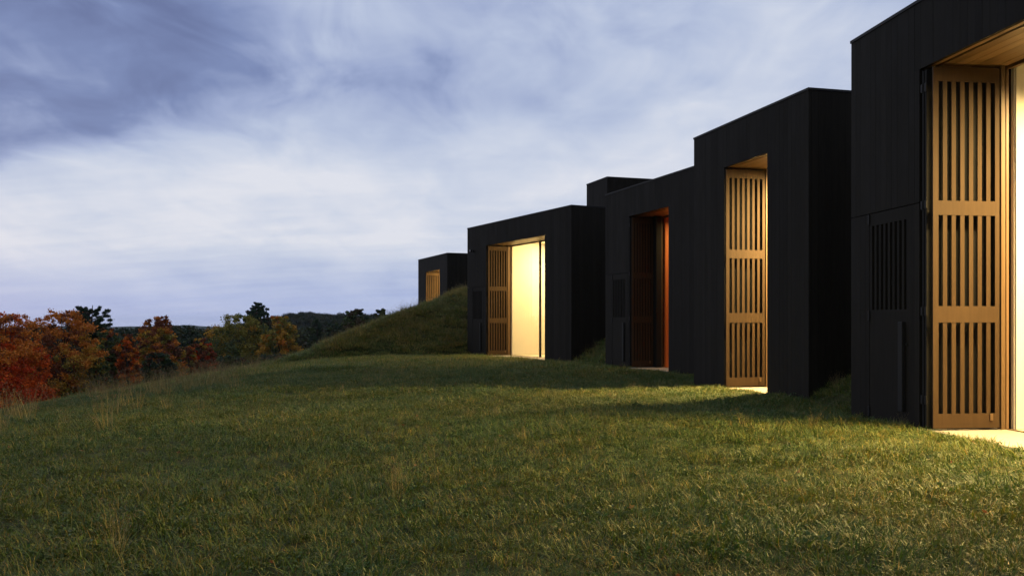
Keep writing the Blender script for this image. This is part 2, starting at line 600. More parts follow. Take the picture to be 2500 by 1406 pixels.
def pavilion(key, name, label, door=False, side=True, lamp=None, wall='paint', mull=(), dim=False, soffit_n=6):
    global PAVCUR
    q = PAV[key]
    PAVCUR = q
    L, D = q['L'], q['D']
    B = empty(name, (q['p'][0], q['p'][1], 0), math.radians(q['a']))
    tag(B, label, 'building', 'black pavilions set into the hillside')
    z1 = ROOF - 0.04
    if 'ol' not in q:
        box('wall', 0.06, L - 0.06, 0.06, D, -1, z1 - .003, M['core'], B)
        boards_front(B, L, z1)
        boards_side(B, L, D, z1)
        return B
    ol, orr, ls = q['ol'], q['orr'], q['ls']
    GD = 1.06                                   # glazing line behind the facade
    rl, rr = ls - 0.005, min(L - 0.4, orr + 0.5)
    # walls (black outside) around the room
    box('wall', 0.02, ol, 0.06, GD + .06, -1, z1 - .003, M['core'], B)
    box('wall', 0.02, rl - 0.06, GD + 0.062, D, -1, z1 - .003, M['core'], B)
    box('wall', orr, L - 0.06, 0.06, GD + .06, -1, z1 - .003, M['core'], B)
    box('wall', rr + 0.06, L - 0.06, GD + 0.062, D, -1, z1 - .003, M['core'], B)
    box('wall', rl - 0.058, rr + 0.058, D - 0.24, D, -1, z1 - .003, M['core'], B)
    box('lintel', ol + .002, orr - .002, 0.06, GD + 0.06, HEAD + 0.03, z1 - .003, M['core'], B)
    box('roof', -0.012, L + 0.012, -0.012, D, z1, ROOF, M['black_metal'], B)
    box('roof_deck', rl - 0.058, rr + 0.058, GD + 0.062, D - 0.242, 4.95, z1 - .003, M['core'], B)
    # facade boards
    boards_front(B, L, z1, (ol, orr), (0.531, 1.60, 2.975) if door else None)
    if side: boards_side(B, L, D, z1)
    if door: service_door(B)
    # soffit: a lip, a track slot and planks running along the facade
    box('soffit_lip', ol + .004, orr - .004, 0.058, 0.115, HEAD, HEAD + 0.028, M['soffit'], B)
    box('shutter_track', ol + .004, orr - .004, 0.12, 0.165, HEAD + 0.012, HEAD + 0.028, M['black_metal'], B)
    w = (GD - 0.17) / soffit_n
    for i in range(soffit_n):
        box('soffit_plank', ol + .004, orr - .004, 0.17 + i * w + .003, 0.17 + (i + 1) * w - .003, HEAD + random.uniform(0, .003), HEAD + 0.028, M['soffit'], B)
    # threshold and floor
    box('threshold', ol + .003, orr - .003, -0.03, GD - 0.03, -0.6, 0.025, M['stone'], B, 0.006)
    # shutter
    shutter_leaf(B, ls, 0.0, 0.73 if dim else 0.918)
    if dim: box('frame_post', ls - 0.08, ls + 0.16, 0.76, 0.94, 0.026, HEAD - .001, M['black_metal'], B)  # post extended past the leaf to shade it from the room lamp
    # reveal posts between shutter and glazing
    for a, b, off in ((0.945, 0.982, 0.0), (0.990, 1.012, -0.012), (1.018, 1.052, -0.004)):
        box('frame_post', ls - 0.08, ls + off, a, b, 0.026, HEAD - .001, M['frame'], B)
    # glazing: frames and panes
    head = box('window_head', ls + .002, orr - .004, GD - 0.03, GD + 0.03, HEAD - 0.045, HEAD - .002, M['frame'], B)
    sill = box('window_sill', ls + .002, orr - .004, GD - 0.028, GD + 0.03, 0.0, 0.035, M['frame'], B)
    cuts = [ls + 0.004] + list(mull) + [orr - 0.01]
    for i, c in enumerate(mull):
        box('mullion', c - 0.04, c + 0.04, GD - 0.035, GD + 0.035, 0.036, HEAD - 0.046, M['black_metal'], B)
    for a, b in zip(cuts[:-1], cuts[1:]):
        box('glass_pane', a + 0.042, b - 0.042, GD - 0.006, GD + 0.006, 0.036, HEAD - 0.046, M['glass'], B)
    # room lining
    dd0, dd1 = GD + 0.064, D - 0.245
    box('interior_wall', rl - 0.055, rl, dd0, dd1, 0.0, 4.94, M[wall], B)
    box('interior_wall', rr, rr + 0.055, dd0, dd1, 0.0, 4.94, M[wall], B)
    box('interior_wall', rl + .002, rr - .002, dd1 - 0.05, dd1, 0.0, 4.94, M[wall], B)
    box('baseboard', rl + .001, rl + 0.014, dd0 + 0.16, dd1 - .052, 0.03, 0.17, M[wall], B)
    box('door_trim', rl + .001, rl + 0.02, dd0 + 0.02, dd0 + 0.15, 0.03, 4.80, M[wall], B)
    box('interior_ceiling', rl + .002, rr - .002, dd0, dd1 - .052, 4.86, 4.94, M['paint'], B)
    box('interior_floor', rl + .002, rr - .002, GD + 0.032, dd1 - .052, -0.5, 0.022, M['floor'], B)
    # ceiling lights of the room
    for (ss, d, size, power, tilt, spread, col) in (lamp or []):
        fx = box('ceiling_light', ss - 0.12, ss + 0.12, d - 0.12, d + 0.12, 4.78, 4.858, M['black_metal'], B, 0.01)
        pn = box('lamp_panel', ss - size / 2, ss + size / 2, d - 0.012, d + 0.012, 4.62 - size / 2, 4.62 + size / 2, M['lamp_dim' if dim else 'lamp'], fx)
        pn.rotation_euler = (math.radians(tilt), 0, 0)
        ld = bpy.data.lights.new('room_lamp', 'AREA')
        ld.shape = 'SQUARE'
        ld.size = size * 0.9
        ld.energy = power
        ld.spread = math.radians(spread)
        ld.color = col
        lo = bpy.data.objects.new('room_lamp', ld)
        lo.parent = pn
        lo.location = (0, -0.03, 0)
        lo.rotation_euler = (math.radians(-90), 0, 0)      # throws light out of the panel's front
        COL.objects.link(lo)
    return B


WARM = (1.0, 0.665, 0.27)
pavA = pavilion('A', 'black_pavilion', 'nearest black pavilion at the right edge with a huge lit opening', door=True, side=False,
                lamp=[(3.5, 2.6, 0.5, 850, 56, 120, WARM), (4.9, 2.6, 0.5, 800, 56, 120, WARM), (5.0, 5.0, 0.4, 80, 90, 170, WARM)], mull=(4.6,))
pavB = pavilion('B', 'black_pavilion', 'tall narrow black pavilion with one brightly lit shutter filling its opening', side=True,
                lamp=[(2.25, 2.5, 0.4, 1500, 56, 118, WARM), (3.0, 3.2, 0.3, 60, 90, 170, WARM)])
pavC = pavilion('C', 'black_pavilion', 'black pavilion with dim orange room and dark brown shutter', door=True, side=False, wall='orange_paint',
                lamp=[(2.45, 2.3, 0.2, 120, 80, 160, (1.0, 0.66, 0.26))], dim=True)
pavD = pavilion('D', 'black_pavilion', 'black pavilion beside the grassy bank with glowing cream room', door=True, side=True,
                lamp=[(5.4, 2.4, 0.6, 110, 95, 165, WARM), (6.6, 2.4, 0.6, 110, 95, 165, WARM), (3.7, 3.3, 0.5, 520, 48, 170, WARM)], mull=(4.85,))
pavE = pavilion('E', 'black_pavilion', 'farthest small black pavilion half hidden behind the grassy bank', side=True,
                lamp=[(3.0, 2.6, 0.4, 1200, 60, 170, WARM)])
ROOF_ = ROOF
ROOF = 7.73
pavF = pavilion('F', 'black_tower', 'plain windowless black block rising above the roofs behind')
pavF['group'] = 'black pavilions set into the hillside'
box('roof', -0.012, PAV['F']['L'] + .012, -0.012, PAV['F']['D'], ROOF - .04, ROOF, M['black_metal'], pavF)
ROOF = ROOF_


def security_camera():
    x, y = corner('D', 0.62, 0.0)
    e = empty('security_camera', (x, y, 4.58), math.radians(PAV['D']['a']))
    tag(e, 'small bullet camera mounted high on the glowing cream pavilion facade', 'camera')

    def cyl(name, r, y0, y1, mat, z=0.0):
        n = 14
        v, f = [], []
        for yy in (y0, y1):
            for i in range(n):
                an = 2 * math.pi * i / n
                v.append((r * math.cos(an), yy, z + r * math.sin(an)))
        f = [(i, (i + 1) % n, n + (i + 1) % n, n + i) for i in range(n)] + [tuple(range(n))[::-1], tuple(range(n, 2 * n))]
        return mesh_obj(name, v, f, mat, e)
    cyl('base', 0.06, -0.03, 0.002, M['black_metal'])
    cyl('arm', 0.025, -0.06, -0.03, M['steel'])
    cyl('body', 0.06, -0.15, -0.06, M['black_metal'], 0.01)
    cyl('lens', 0.04, -0.158, -0.15, M['steel'], 0.01)


security_camera()


# ------------------------------------------------------------------ trees
def tube(pts, r0, r1, n=6):
    v, f = [], []
    pts = [Vector(p) for p in pts]
    for i, p in enumerate(pts):
        d = (pts[min(i + 1, len(pts) - 1)] - pts[max(i - 1, 0)]).normalized()
        u = d.orthogonal().normalized()
        w = d.cross(u)
        r = r0 + (r1 - r0) * i / (len(pts) - 1)
        for k in range(n):
            a = 2 * math.pi * k / n
            v.append(p + (u * math.cos(a) + w * math.sin(a)) * r)
    for i in range(len(pts) - 1):
        for k in range(n):
            f.append((i * n + k, i * n + (k + 1) % n, (i + 1) * n + (k + 1) % n, (i + 1) * n + k))
    return v, f


def leaf_cloud(centres, radii, counts, size, cols, R, flat=0.75, needle=False):
    """many small leaf faces gathered round clump centres"""
    Vs, Cs = [], []
    for c, r, n, col in zip(centres, radii, counts, cols):
        g = R.normal(size=(n, 3))
        g /= np.linalg.norm(g, axis=1)[:, None]
        rad = np.abs(R.normal(0.62, 0.33, n))
        p = c + g * (rad * r)[:, None] * np.array([1, 1, flat])
        nrm = g * 0.6 + R.normal(size=(n, 3)) * 0.5 + np.array([0, 0, 0.45])
        nrm /= np.linalg.norm(nrm, axis=1)[:, None]
        t_ = np.cross(nrm, R.normal(size=(n, 3)))
        t_ /= np.linalg.norm(t_, axis=1)[:, None] + 1e-9
        b_ = np.cross(nrm, t_)
        sz = size * R.uniform(0.7, 1.45, n)[:, None]
        la, lb = (1.5, 0.28) if needle else (1.0, 0.62)
        q = np.stack([p - t_ * sz * la * .5, p + b_ * sz * lb * .5, p + t_ * sz * la * .5 - nrm * sz * .15, p - b_ * sz * lb * .5], 1)
        Vs.append(q.reshape(-1, 3))
        jit = np.clip(col * R.uniform(0.72, 1.3, (n, 1)) * R.uniform(0.9, 1.1, (n, 3)), 0, 1)
        Cs.append(np.repeat(jit, 4, 0))
    V = np.concatenate(Vs)
    C_ = np.concatenate(Cs)
    return V, np.arange(len(V)).reshape(-1, 4), C_


def tree(name, label, group, u, Y, top_v, width_px, palette, seed, style='broad', base=0.08, leaf=0.17, dens=1.0, sink=0.0, cat='tree'):
    """palette: function (unit x, unit z, random) -> colour. u, top_v, width_px give its bearing and apparent size at range Y."""
    R = np.random.default_rng(seed)
    x = (u - 1250) / 2250 * Y
    g = float(height(np.array(x), np.array(Y), False)) - sink
    H = EYE + (789 - top_v) / 2250 * Y - g
    rx = width_px / 2250 * Y / 2
    e = empty(name, (x, Y, g), 0)
    tag(e, label, cat, group)
    tv, tf = [], []

    def add(v, f):
        k = len(tv)
        tv.extend(v)
        tf.extend([tuple(i + k for i in q) for q in f])
    lean = R.normal(size=2) * 0.03 * H
    tr = [(lean[0] * t_ ** 2, lean[1] * t_ ** 2, H * t_ * (0.93 if style != 'broad' else 0.8)) for t_ in np.linspace(0, 1, 7)]
    add(*tube(tr, H * 0.022 + 0.05, 0.03, 8))
    if style == 'broad':
        n = int(190 * dens)
        cen, rad = [], []
        lobes = [(R.uniform(0, 6.28), R.uniform(0.25, 0.8), R.uniform(0.8, 1.12)) for _ in range(9)]
        while len(cen) < n:
            p = R.uniform(-1, 1, 3)
            zz = (p[2] + 1) / 2
            # crown outline: full low down, narrowing to an uneven top
            prof = np.interp(zz, [0, .15, .4, .65, .85, 1.0], [.84, .98, 1.0, .95, .80, .44])
            an = math.atan2(p[1], p[0])
            for (la, lz, lm) in lobes:
                prof *= 1 + (lm - 1) * math.exp(-((math.sin((an - la) / 2) / .35) ** 2) - ((zz - lz) / .2) ** 2)
            rr_ = math.hypot(p[0], p[1])
            if rr_ > prof or (rr_ < prof * 0.45 and zz < 0.8 and R.random() < 0.75): continue
            cen.append((p[0] * rx, p[1] * rx, H * (base + (1 - base - .05) * zz)))
            rad.append(rx * R.uniform(0.17, 0.33) * (1 - .45 * zz))
        cen, rad = np.array(cen), np.array(rad)
        # a few leaders breaking the top outline
        for _ in range(16):
            a = R.uniform(0, 6.28); k = R.uniform(0, .6) * rx
            cen = np.vstack([cen, [k * math.cos(a), k * math.sin(a), H * R.uniform(.88, .97)]])
            rad = np.append(rad, rx * R.uniform(.06, .12))
        for c in cen[R.choice(len(cen), 26, replace=False)]:
            zb = max(0.1 * H, c[2] * R.uniform(0.35, 0.7))
            st = np.array([lean[0] * (zb / H) ** 2, lean[1] * (zb / H) ** 2, zb])
            mid = (st + c) / 2 + np.array([0, 0, -0.05 * H])
            add(*tube([st, mid, c], H * 0.009, 0.015, 5))
        cnt = np.maximum(30, (130 * (rad / (rx * .2)) ** 1.6)).astype(int)
        cols = [palette(c[0] / rx, c[2] / H, R) for c in cen]
        V, F, C_ = leaf_cloud(cen, rad, cnt, leaf, cols, R, 0.7)
    elif style == 'pine':
        cen, rad = [], []
        for i in range(int(46 * dens)):
            t_ = R.uniform(base, 0.97)
            an = R.uniform(0, 6.28)
            ln = rx * np.interp(t_, [base, base + .15, .7, .88, 1.0], [.55, .75, 1.05, .85, .25]) * R.uniform(.65, 1.1)
            st = np.array([0, 0, H * t_ * 0.9])
            rise = R.uniform(.25, .6) * ln
            en = st + np.array([math.cos(an) * ln, math.sin(an) * ln, min(rise, H * 1.0 - st[2])])
            mid = (st + en) / 2 + np.array([0, 0, -0.12 * ln])
            add(*tube([st, mid, en], H * 0.008, 0.012, 5))
            for k in (0.55, .75, .92, 1.02):
                pp = st * (1 - k) ** 2 + 2 * mid * k * (1 - k) + en * k * k
                cen.append(pp + R.normal(size=3) * ln * .07)
                rad.append(ln * R.uniform(.11, .19))
        cen, rad = np.array(cen), np.array(rad)
        cnt = np.full(len(cen), int(60 * dens))
        cols = [palette(c[0] / rx, c[2] / H, R) for c in cen]
        V, F, C_ = leaf_cloud(cen, rad, cnt, leaf, cols, R, 0.5, True)
    else:  # spire-like conifer
        cen, rad = [], []
        for i in range(int(150 * dens)):
            t_ = R.uniform(base, 0.99) ** 0.9
            an = R.uniform(0, 6.28)
            ln = rx * np.interp(t_, [0, .2, .6, .85, 1.0], [1.0, 1.0, .7, .42, .06]) * R.uniform(.5, 1.08)
            cen.append((math.cos(an) * ln, math.sin(an) * ln, H * t_ - .1 * ln))
            rad.append(rx * R.uniform(.12, .22) * (1.2 - .6 * t_))
            if i % 4 == 0: add(*tube([(0, 0, H * t_), cen[-1]], H * .006, .012, 4))
        cen, rad = np.array(cen), np.array(rad)
        cnt = np.full(len(cen), int(55 * dens))
        cols = [palette(c[0] / rx, c[2] / H, R) for c in cen]
        V, F, C_ = leaf_cloud(cen, rad, cnt, leaf, cols, R, 0.5, True)
    mesh_obj('trunk', np.array([tuple(v) for v in tv]), tf, M['bark'], e, True)
    mesh_obj('crown', V, F, M['leaf'], e, tint=C_)
    return e


RED, SCAR, ORG, RUST = (0.26, 0.028, 0.006), (0.32, 0.060, 0.008), (0.30, 0.102, 0.015), (0.115, 0.036, 0.015)
GOLD, OLV, GRN, DGRN = (0.25, 0.135, 0.018), (0.125, 0.105, 0.020), (0.040, 0.052, 0.018), (0.020, 0.032, 0.018)
BRWN = (0.060, 0.030, 0.016)
LEAF = 1.85


def pal(*ws):
    """weighted choice of leaf colours"""
    cs = [np.array(c) * LEAF for c, _ in ws]
    w = np.array([a for _, a in ws], float)
    w /= w.sum()
    return lambda x, z, R: cs[R.choice(len(cs), p=w)]


def pal_split(f):
    return lambda x, z, R: LEAF * np.array(f(x + R.normal() * .25, z + R.normal() * .1, R.random()))


G1 = 'trees along the foot of the meadow'
G2 = 'dark evergreens in the valley'
tree('maple_tree', 'scarlet and orange maple at the left edge of the picture', G1, 8, 60, 758, 200,
     pal_split(lambda x, z, r: (SCAR if r < .5 else RED) if z < .55 else (ORG if r < .55 else SCAR if r < .8 else RUST)), 1, base=0.1, dens=1.4, leaf=.15)
tree('maple_tree', 'orange topped maple with golden right side standing before the white pine', G1, 158, 66, 752, 185,
     pal_split(lambda x, z, r: (ORG if r < .75 else RUST) if z > .68 else (GOLD if r < .55 else OLV if r < .85 else ORG) if x > .1 else (RUST if r < .45 else BRWN if r < .7 else ORG if r < .85 else OLV)), 2, base=.05, dens=1.4, leaf=.15)
tree('white_pine', 'tall white pine with open upswept crown rising above the maples', G1, 219, 84, 727, 100,
     pal((DGRN, 2), ((0.035, 0.045, 0.030), 1)), 3, 'pine', base=.40, leaf=.20, dens=1.9)
tree('young_maple', 'dark green young maple with orange tip right of the pine', G1, 262, 72, 793, 80,
     pal_split(lambda x, z, r: (ORG if r < .7 else RUST) if z > .88 else (GRN if r < .5 else BRWN if r < .75 else OLV)), 4, base=.05, leaf=.15)
tree('young_maple', 'narrow rust red maple left of the brown orange tree', G1, 312, 70, 812, 58,
     pal_split(lambda x, z, r: (SCAR if r < .25 else ORG if r < .55 else RUST)), 5, base=.04, leaf=.14)
tree('maple_tree', 'brown orange maple standing alone with ragged top', G1, 386, 88, 768, 118,
     pal_split(lambda x, z, r: (RUST if r < .6 else ORG) if z > .75 else (ORG if r < .2 else GOLD if r < .42 else RUST if r < .65 else OLV if r < .85 else BRWN)), 6, base=.05, leaf=.19, dens=1.2)
tree('dark_shrub', 'low dark bush at the foot of the brown orange maple', G1, 388, 76, 858, 84, pal((DGRN, 2), (GRN, 1), (BRWN, .6)), 7, base=.02, leaf=.16, cat='shrub')
tree('dark_shrub', 'low dark bush between gold maple and young maples', G1, 238, 66, 868, 62, pal((GRN, 2), (OLV, 1), (RUST, .8)), 8, base=.02, leaf=.15, cat='shrub')
tree('small_maple', 'small dark red maple in the dip', G1, 492, 100, 822, 68,
     pal_split(lambda x, z, r: GOLD if z > .93 else (RED if r < .25 else RUST if r < .75 else BRWN)), 9, base=.04, leaf=.19)
tree('rust_shrub', 'rusty orange bush left of the small dark red maple', G1, 462, 96, 842, 40, pal((RUST, 2), (OLV, 1), (ORG, .6)), 10, base=.02, leaf=.17, cat='shrub')
tree('broad_tree', 'big olive green tree with rounded crown', G1, 586, 122, 764, 168,
     pal_split(lambda x, z, r: (OLV if r < .62 else GOLD if r < .72 else GRN)), 12, base=.03, leaf=.24, dens=1.5)
tree('conifer_tree', 'dark round topped conifer behind the big olive tree', G1, 632, 136, 731, 62, pal((DGRN, 3), ((0.045, 0.032, 0.018), 1)), 13, 'broad', base=.50, leaf=.24)
tree('broad_tree', 'golden yellow tree at the right end of the autumn row', G1, 682, 118, 768, 98,
     pal_split(lambda x, z, r: (GOLD if r < .42 else ORG if r < .52 else OLV) if z > .4 else (OLV if r < .6 else GRN if r < .85 else GOLD)), 14, base=.03, leaf=.23, dens=1.2)
tree('dark_shrub', 'dark thicket at the foot of the olive tree', G1, 560, 108, 866, 100, pal((GRN, 2), (DGRN, 2), (BRWN, 1)), 15, base=.02, leaf=.2, cat='shrub')
tree('dark_shrub', 'dark thicket at the foot of the golden tree', G1, 668, 104, 866, 110, pal((GRN, 1), (DGRN, 2), (BRWN, 1)), 16, base=.02, leaf=.2, cat='shrub')
tree('broad_tree', 'dark brownish tree peeking over the grassy bank', G1, 868, 104, 752, 74, pal((GRN, 2), ((0.05, 0.036, 0.02), 2), (DGRN, 1)), 17, base=.1, leaf=.22)
tree('broad_tree', 'small dark tree top beside the bank, nearest the pavilions', G1, 931, 112, 751, 44, pal((GRN, 2), (DGRN, 2), ((0.05, 0.036, 0.02), 1)), 18, base=.15, leaf=.22)
# the darker row behind, each still told apart against the sky
row = [(60, 812, 86, 'conifer'), (112, 806, 80, 'broad'), (300, 797, 92, 'broad'), (336, 800, 60, 'spire'), (430, 806, 80, 'broad'), (470, 798, 62, 'broad'), (508, 796, 58, 'spire'), (540, 800, 60, 'broad'),
       (722, 800, 70, 'broad'), (772, 776, 66, 'spire'), (815, 786, 74, 'broad'), (846, 776, 56, 'broad'), (745, 818, 60, 'broad'), (905, 775, 60, 'broad')]
desc = ['dark evergreen showing low behind the scarlet maple', 'dark round tree between the scarlet and gold maples', 'dark green tree behind the narrow rust red maple',
        'dark spire conifer left of the brown orange maple', 'dark green tree right of the brown orange maple', 'dark round tree above the small dark red maple',
        'dark spire conifer just left of the olive tree', 'dark tree tucked behind the left side of the olive tree', 'dark tree just right of the golden tree',
        'dark pointed conifer below the wooded hill', 'dark round tree right of the pointed conifer', 'dark tree at the left edge of the bank\'s brownish tree',
        'dark low tree in front of the pointed conifer', 'dark low tree between the two tree tops over the bank']
for i, ((u, v, w, st), ds) in enumerate(zip(row, desc)):
    tree('evergreen_tree' if st != 'broad' else 'dark_tree', ds, G2, u, 165 + (i * 37) % 30, v, w,
         pal((DGRN, 3), (GRN, 1.3), ((0.03, 0.03, 0.02), 1)), 40 + i, 'spire' if st in ('spire', 'conifer') else 'broad', base=.03, leaf=.34, dens=.9)


# ------------------------------------------------------------------ stuff scattered with geometry nodes
def scatter(name, label, cat, pts, rot, scl, idx, sources, kind='stuff'):
    me = bpy.data.meshes.new(name)
    me.vertices.add(len(pts))
    me.vertices.foreach_set('co', np.asarray(pts, np.float32).ravel())
    a = me.attributes.new('rot', 'FLOAT_VECTOR', 'POINT'); a.data.foreach_set('vector', np.asarray(rot, np.float32).ravel())
    a = me.attributes.new('scl', 'FLOAT', 'POINT'); a.data.foreach_set('value', np.asarray(scl, np.float32))
    a = me.attributes.new('idx', 'INT', 'POINT'); a.data.foreach_set('value', np.asarray(idx, np.int32))
    o = bpy.data.objects.new(name, me)
    COL.objects.link(o)
    tag(o, label, cat, kind=kind)
    sc = bpy.data.collections.new(name + '_sources')
    for s in sources: sc.objects.link(s)
    ng = bpy.data.node_groups.new(name, 'GeometryNodeTree')
    ng.interface.new_socket('Geometry', in_out='INPUT', socket_type='NodeSocketGeometry')
    ng.interface.new_socket('Geometry', in_out='OUTPUT', socket_type='NodeSocketGeometry')
    N, Lk = ng.nodes, ng.links
    gi, go = N.new('NodeGroupInput'), N.new('NodeGroupOutput')
    ci = N.new('GeometryNodeCollectionInfo')
    ci.inputs['Collection'].default_value = sc
    ci.inputs['Separate Children'].default_value = True
    ci.inputs['Reset Children'].default_value = True
    ip = N.new('GeometryNodeInstanceOnPoints')
    ip.inputs['Pick Instance'].default_value = True

    def attr(nm, ty):
        n_ = N.new('GeometryNodeInputNamedAttribute')
        n_.data_type = ty
        n_.inputs['Name'].default_value = nm
        return n_.outputs['Attribute']
    er = N.new('FunctionNodeEulerToRotation')
    Lk.new(attr('rot', 'FLOAT_VECTOR'), er.inputs[0])
    Lk.new(gi.outputs[0], ip.inputs['Points'])
    Lk.new(ci.outputs[0], ip.inputs['Instance'])
    Lk.new(attr('idx', 'INT'), ip.inputs['Instance Index'])
    Lk.new(er.outputs[0], ip.inputs['Rotation'])
    Lk.new(attr('scl', 'FLOAT'), ip.inputs['Scale'])
    Lk.new(ip.outputs[0], go.inputs[0])
    md = o.modifiers.new('scatter', 'NODES')
    md.node_group = ng
    return o


def source(name, V, F, C_, mat):
    o = mesh_obj(name, V, F, mat, tint=C_)
    COL.objects.unlink(o)
    return o


def blades(n, radius, ln, width, cols, R, arch=(0.5, 1.3), segs=4, upright=0.25, comb=0.35):
    """a tuft: n arching blades round the origin; comb pulls them toward one lie"""
    V, F, C_ = [], [], []
    for _ in range(n):
        a = R.uniform(0, 6.283)
        r = radius * math.sqrt(R.random())
        bx_, by_ = r * math.cos(a), r * math.sin(a)
        d = np.array([math.cos(a), math.sin(a)]) * (1 - comb) + np.array([1.0, 0.0]) * comb + R.normal(size=2) * 0.6
        d /= np.linalg.norm(d) + 1e-9
        L_ = ln * R.uniform(0.45, 1.25)
        w = width * R.uniform(0.6, 1.25)
        th = R.uniform(0.05, upright * 2)           # angle from vertical at the root
        bend = R.uniform(*arch)
        tw = R.normal() * 0.5
        side = np.array([-d[1], d[0], 0.0])
        p = np.array([bx_, by_, -0.01])
        col = np.array(cols[R.integers(len(cols))]) * R.uniform(0.7, 1.3)
        k = len(V)
        for i in range(segs + 1):
            t_ = i / segs
            ang = th + bend * t_
            ww = w * (1 - t_ ** 1.6) * 0.5 + 0.0003
            sv = side * math.cos(tw * t_) + np.array([0, 0, 1]) * math.sin(tw * t_)
            V.append(p - sv * ww)
            V.append(p + sv * ww)
            tip = np.clip(t_ - .7, 0, 1) * 0.8
            cc = col * (1 - tip) + np.array([0.20, 0.15, 0.06]) * tip
            C_ += [cc, cc]
            p = p + (L_ / segs) * np.array([d[0] * math.sin(ang), d[1] * math.sin(ang), math.cos(ang)])
        for i in range(segs):
            b = k + 2 * i
            F.append((b, b + 1, b + 3, b + 2))
    return np.array(V), F, np.clip(np.array(C_), 0, 1)


GC = [(0.064, 0.106, 0.014), (0.085, 0.122, 0.014), (0.044, 0.088, 0.016), (0.118, 0.138, 0.018), (0.070, 0.098, 0.032),
      (0.185, 0.160, 0.036), (0.064, 0.112, 0.012), (0.024, 0.042, 0.010), (0.030, 0.050, 0.013)]
STRAW = [(0.30, 0.225, 0.075), (0.23, 0.17, 0.055), (0.36, 0.28, 0.11)]
R0 = np.random.default_rng(5)
tufts = []
for i in range(6):   # near tufts: fine blades
    cols = GC * 4 + STRAW[: 1 + i % 2]
    V, F, C_ = blades(92, 0.15, 0.098, 0.0052, cols, R0, (0.3, 2.2), 4, 0.62, 0.30)
    tufts.append(source('tuft_%02d' % i, V, F, C_, M['grass']))
for i in range(2):   # small clover and weed leaves low in the sward
    Vs, Fs, Cs = blades(30, 0.15, 0.10, 0.005, GC, R0, (0.5, 1.5), 4, 0.4, 0.4)
    n = 60
    a = R0.uniform(0, 6.283, n); r = 0.14 * np.sqrt(R0.random(n))
    cen = np.c_[r * np.cos(a), r * np.sin(a), R0.uniform(0.015, 0.05, n)]
    V2, F2, C2 = leaf_cloud(cen, np.full(n, 0.006), np.ones(n, int), 0.022, [np.array((0.055, 0.088, 0.022))] * n, R0, .5)
    Fs = [tuple(f) for f in Fs] + [tuple(int(q_) + len(Vs) for q_ in f) for f in F2]
    tufts.append(source('tuft_%02d' % (6 + i), np.vstack([Vs, V2]), Fs, np.vstack([Cs, C2]), M['grass']))
for i in range(6):   # broader far tufts, low-angle sheen put into their paler colours, the last two drier for the bank
    V, F, C_ = blades(90, 0.30, 0.15, 0.0085, ([tuple(1.3 * q_ for q_ in c) for c in GC] * 2 + STRAW * (1 + i % 2)) if i < 4 else ([tuple(1.3 * q_ for q_ in c) for c in GC] + STRAW * 3 + [(0.16, 0.13, 0.05)] * 3), R0, (0.5, 1.9), 3, 0.45, 0.35)
    tufts.append(source('tuft_%02d' % (8 + i), V, F, C_, M['grass']))


def strewn(n, x0, x1, y0, y1, keep):
    x = rng.uniform(x0, x1, n); y = rng.uniform(y0, y1, n)
    k = keep(x, y)
    return x[k], y[k]


px_, py_, id_, sc_ = [], [], [], []


def add_pts(x, y, lo, hi, smin_, smax_):
    px_.append(x); py_.append(y)
    id_.append(rng.integers(lo, hi, len(x)))
    sc_.append(rng.uniform(smin_, smax_, len(x)))


lawn_ok = lambda x, y: ~inside_any(x, y, 0.04) & ~inside_any(x, y, -0.3, 0.35)
x, y = strewn(20000, -12, 9, 1.5, 14, lambda x, y: (np.abs(x) < 0.62 * y + 2.5) & lawn_ok(x, y)); add_pts(x, y, 0, 8, .75, 1.25)
x, y = strewn(26000, -22, 7, 14, 30, lambda x, y: (x > -0.62 * y - 3) & lawn_ok(x, y)); add_pts(x, y, 0, 8, .9, 1.4)
x, y = strewn(34000, -34, 8, 28, 62, lambda x, y: (x > -0.6 * y - 2) & lawn_ok(x, y)); add_pts(x, y, 8, 12, .8, 1.3)
x, y = strewn(9000, -60, -8, 45, 110, lambda x, y: (x > -0.6 * y - 2) & lawn_ok(x, y)); add_pts(x, y, 8, 12, 1.3, 2.2)
x, y = strewn(12000, -13, 12, 40, 56, lambda x, y: lawn_ok(x, y) & (height(x, y) > .2)); add_pts(x, y, 12, 14, .8, 1.7)
x = np.concatenate(px_); y = np.concatenate(py_); ids = np.concatenate(id_); scs = np.concatenate(sc_)
z = height(x, y, False)
flow = 2.2 * vnoise(x, y, 1.1, 21) + 2.6 * vnoise(x, y, 3.7, 22)
rot = np.c_[rng.normal(0, .16, len(x)), rng.normal(0.08, .16, len(x)), flow + rng.normal(0, .8, len(x))]
hs = 0.95 + 0.22 * vnoise(x, y, 0.9, 23) + 0.15 * vnoise(x, y, 2.6, 24)
scatter('grass', 'rough green meadow grass covering the slope', 'grass', np.c_[x, y, z], rot, scs * hs, ids, tufts)

# tall dry stems: denser to the left, along the brow and on the bank
tall = []
for i in range(4):
    V, F, C_ = blades(26, 0.10, 0.50, 0.0042, STRAW * 2 + [(0.19, 0.155, 0.065)], R0, (0.1, 0.8), 5, 0.16, 0.2)
    cen, rad = [], []
    tips = V[10::12]
    Vh, Fh, Ch = leaf_cloud(tips[:26], np.full(len(tips[:26]), 0.02), np.full(len(tips[:26]), 5), 0.016, [np.array((0.16, 0.115, 0.06))] * len(tips[:26]), R0, 1.6)
    Fs = [tuple(f) for f in F] + [tuple(int(q_) + len(V) for q_ in f) for f in Fh]
    tall.append(source('stem_%02d' % i, np.vstack([V, Vh]), Fs, np.vstack([C_, Ch]), M['drygrass']))


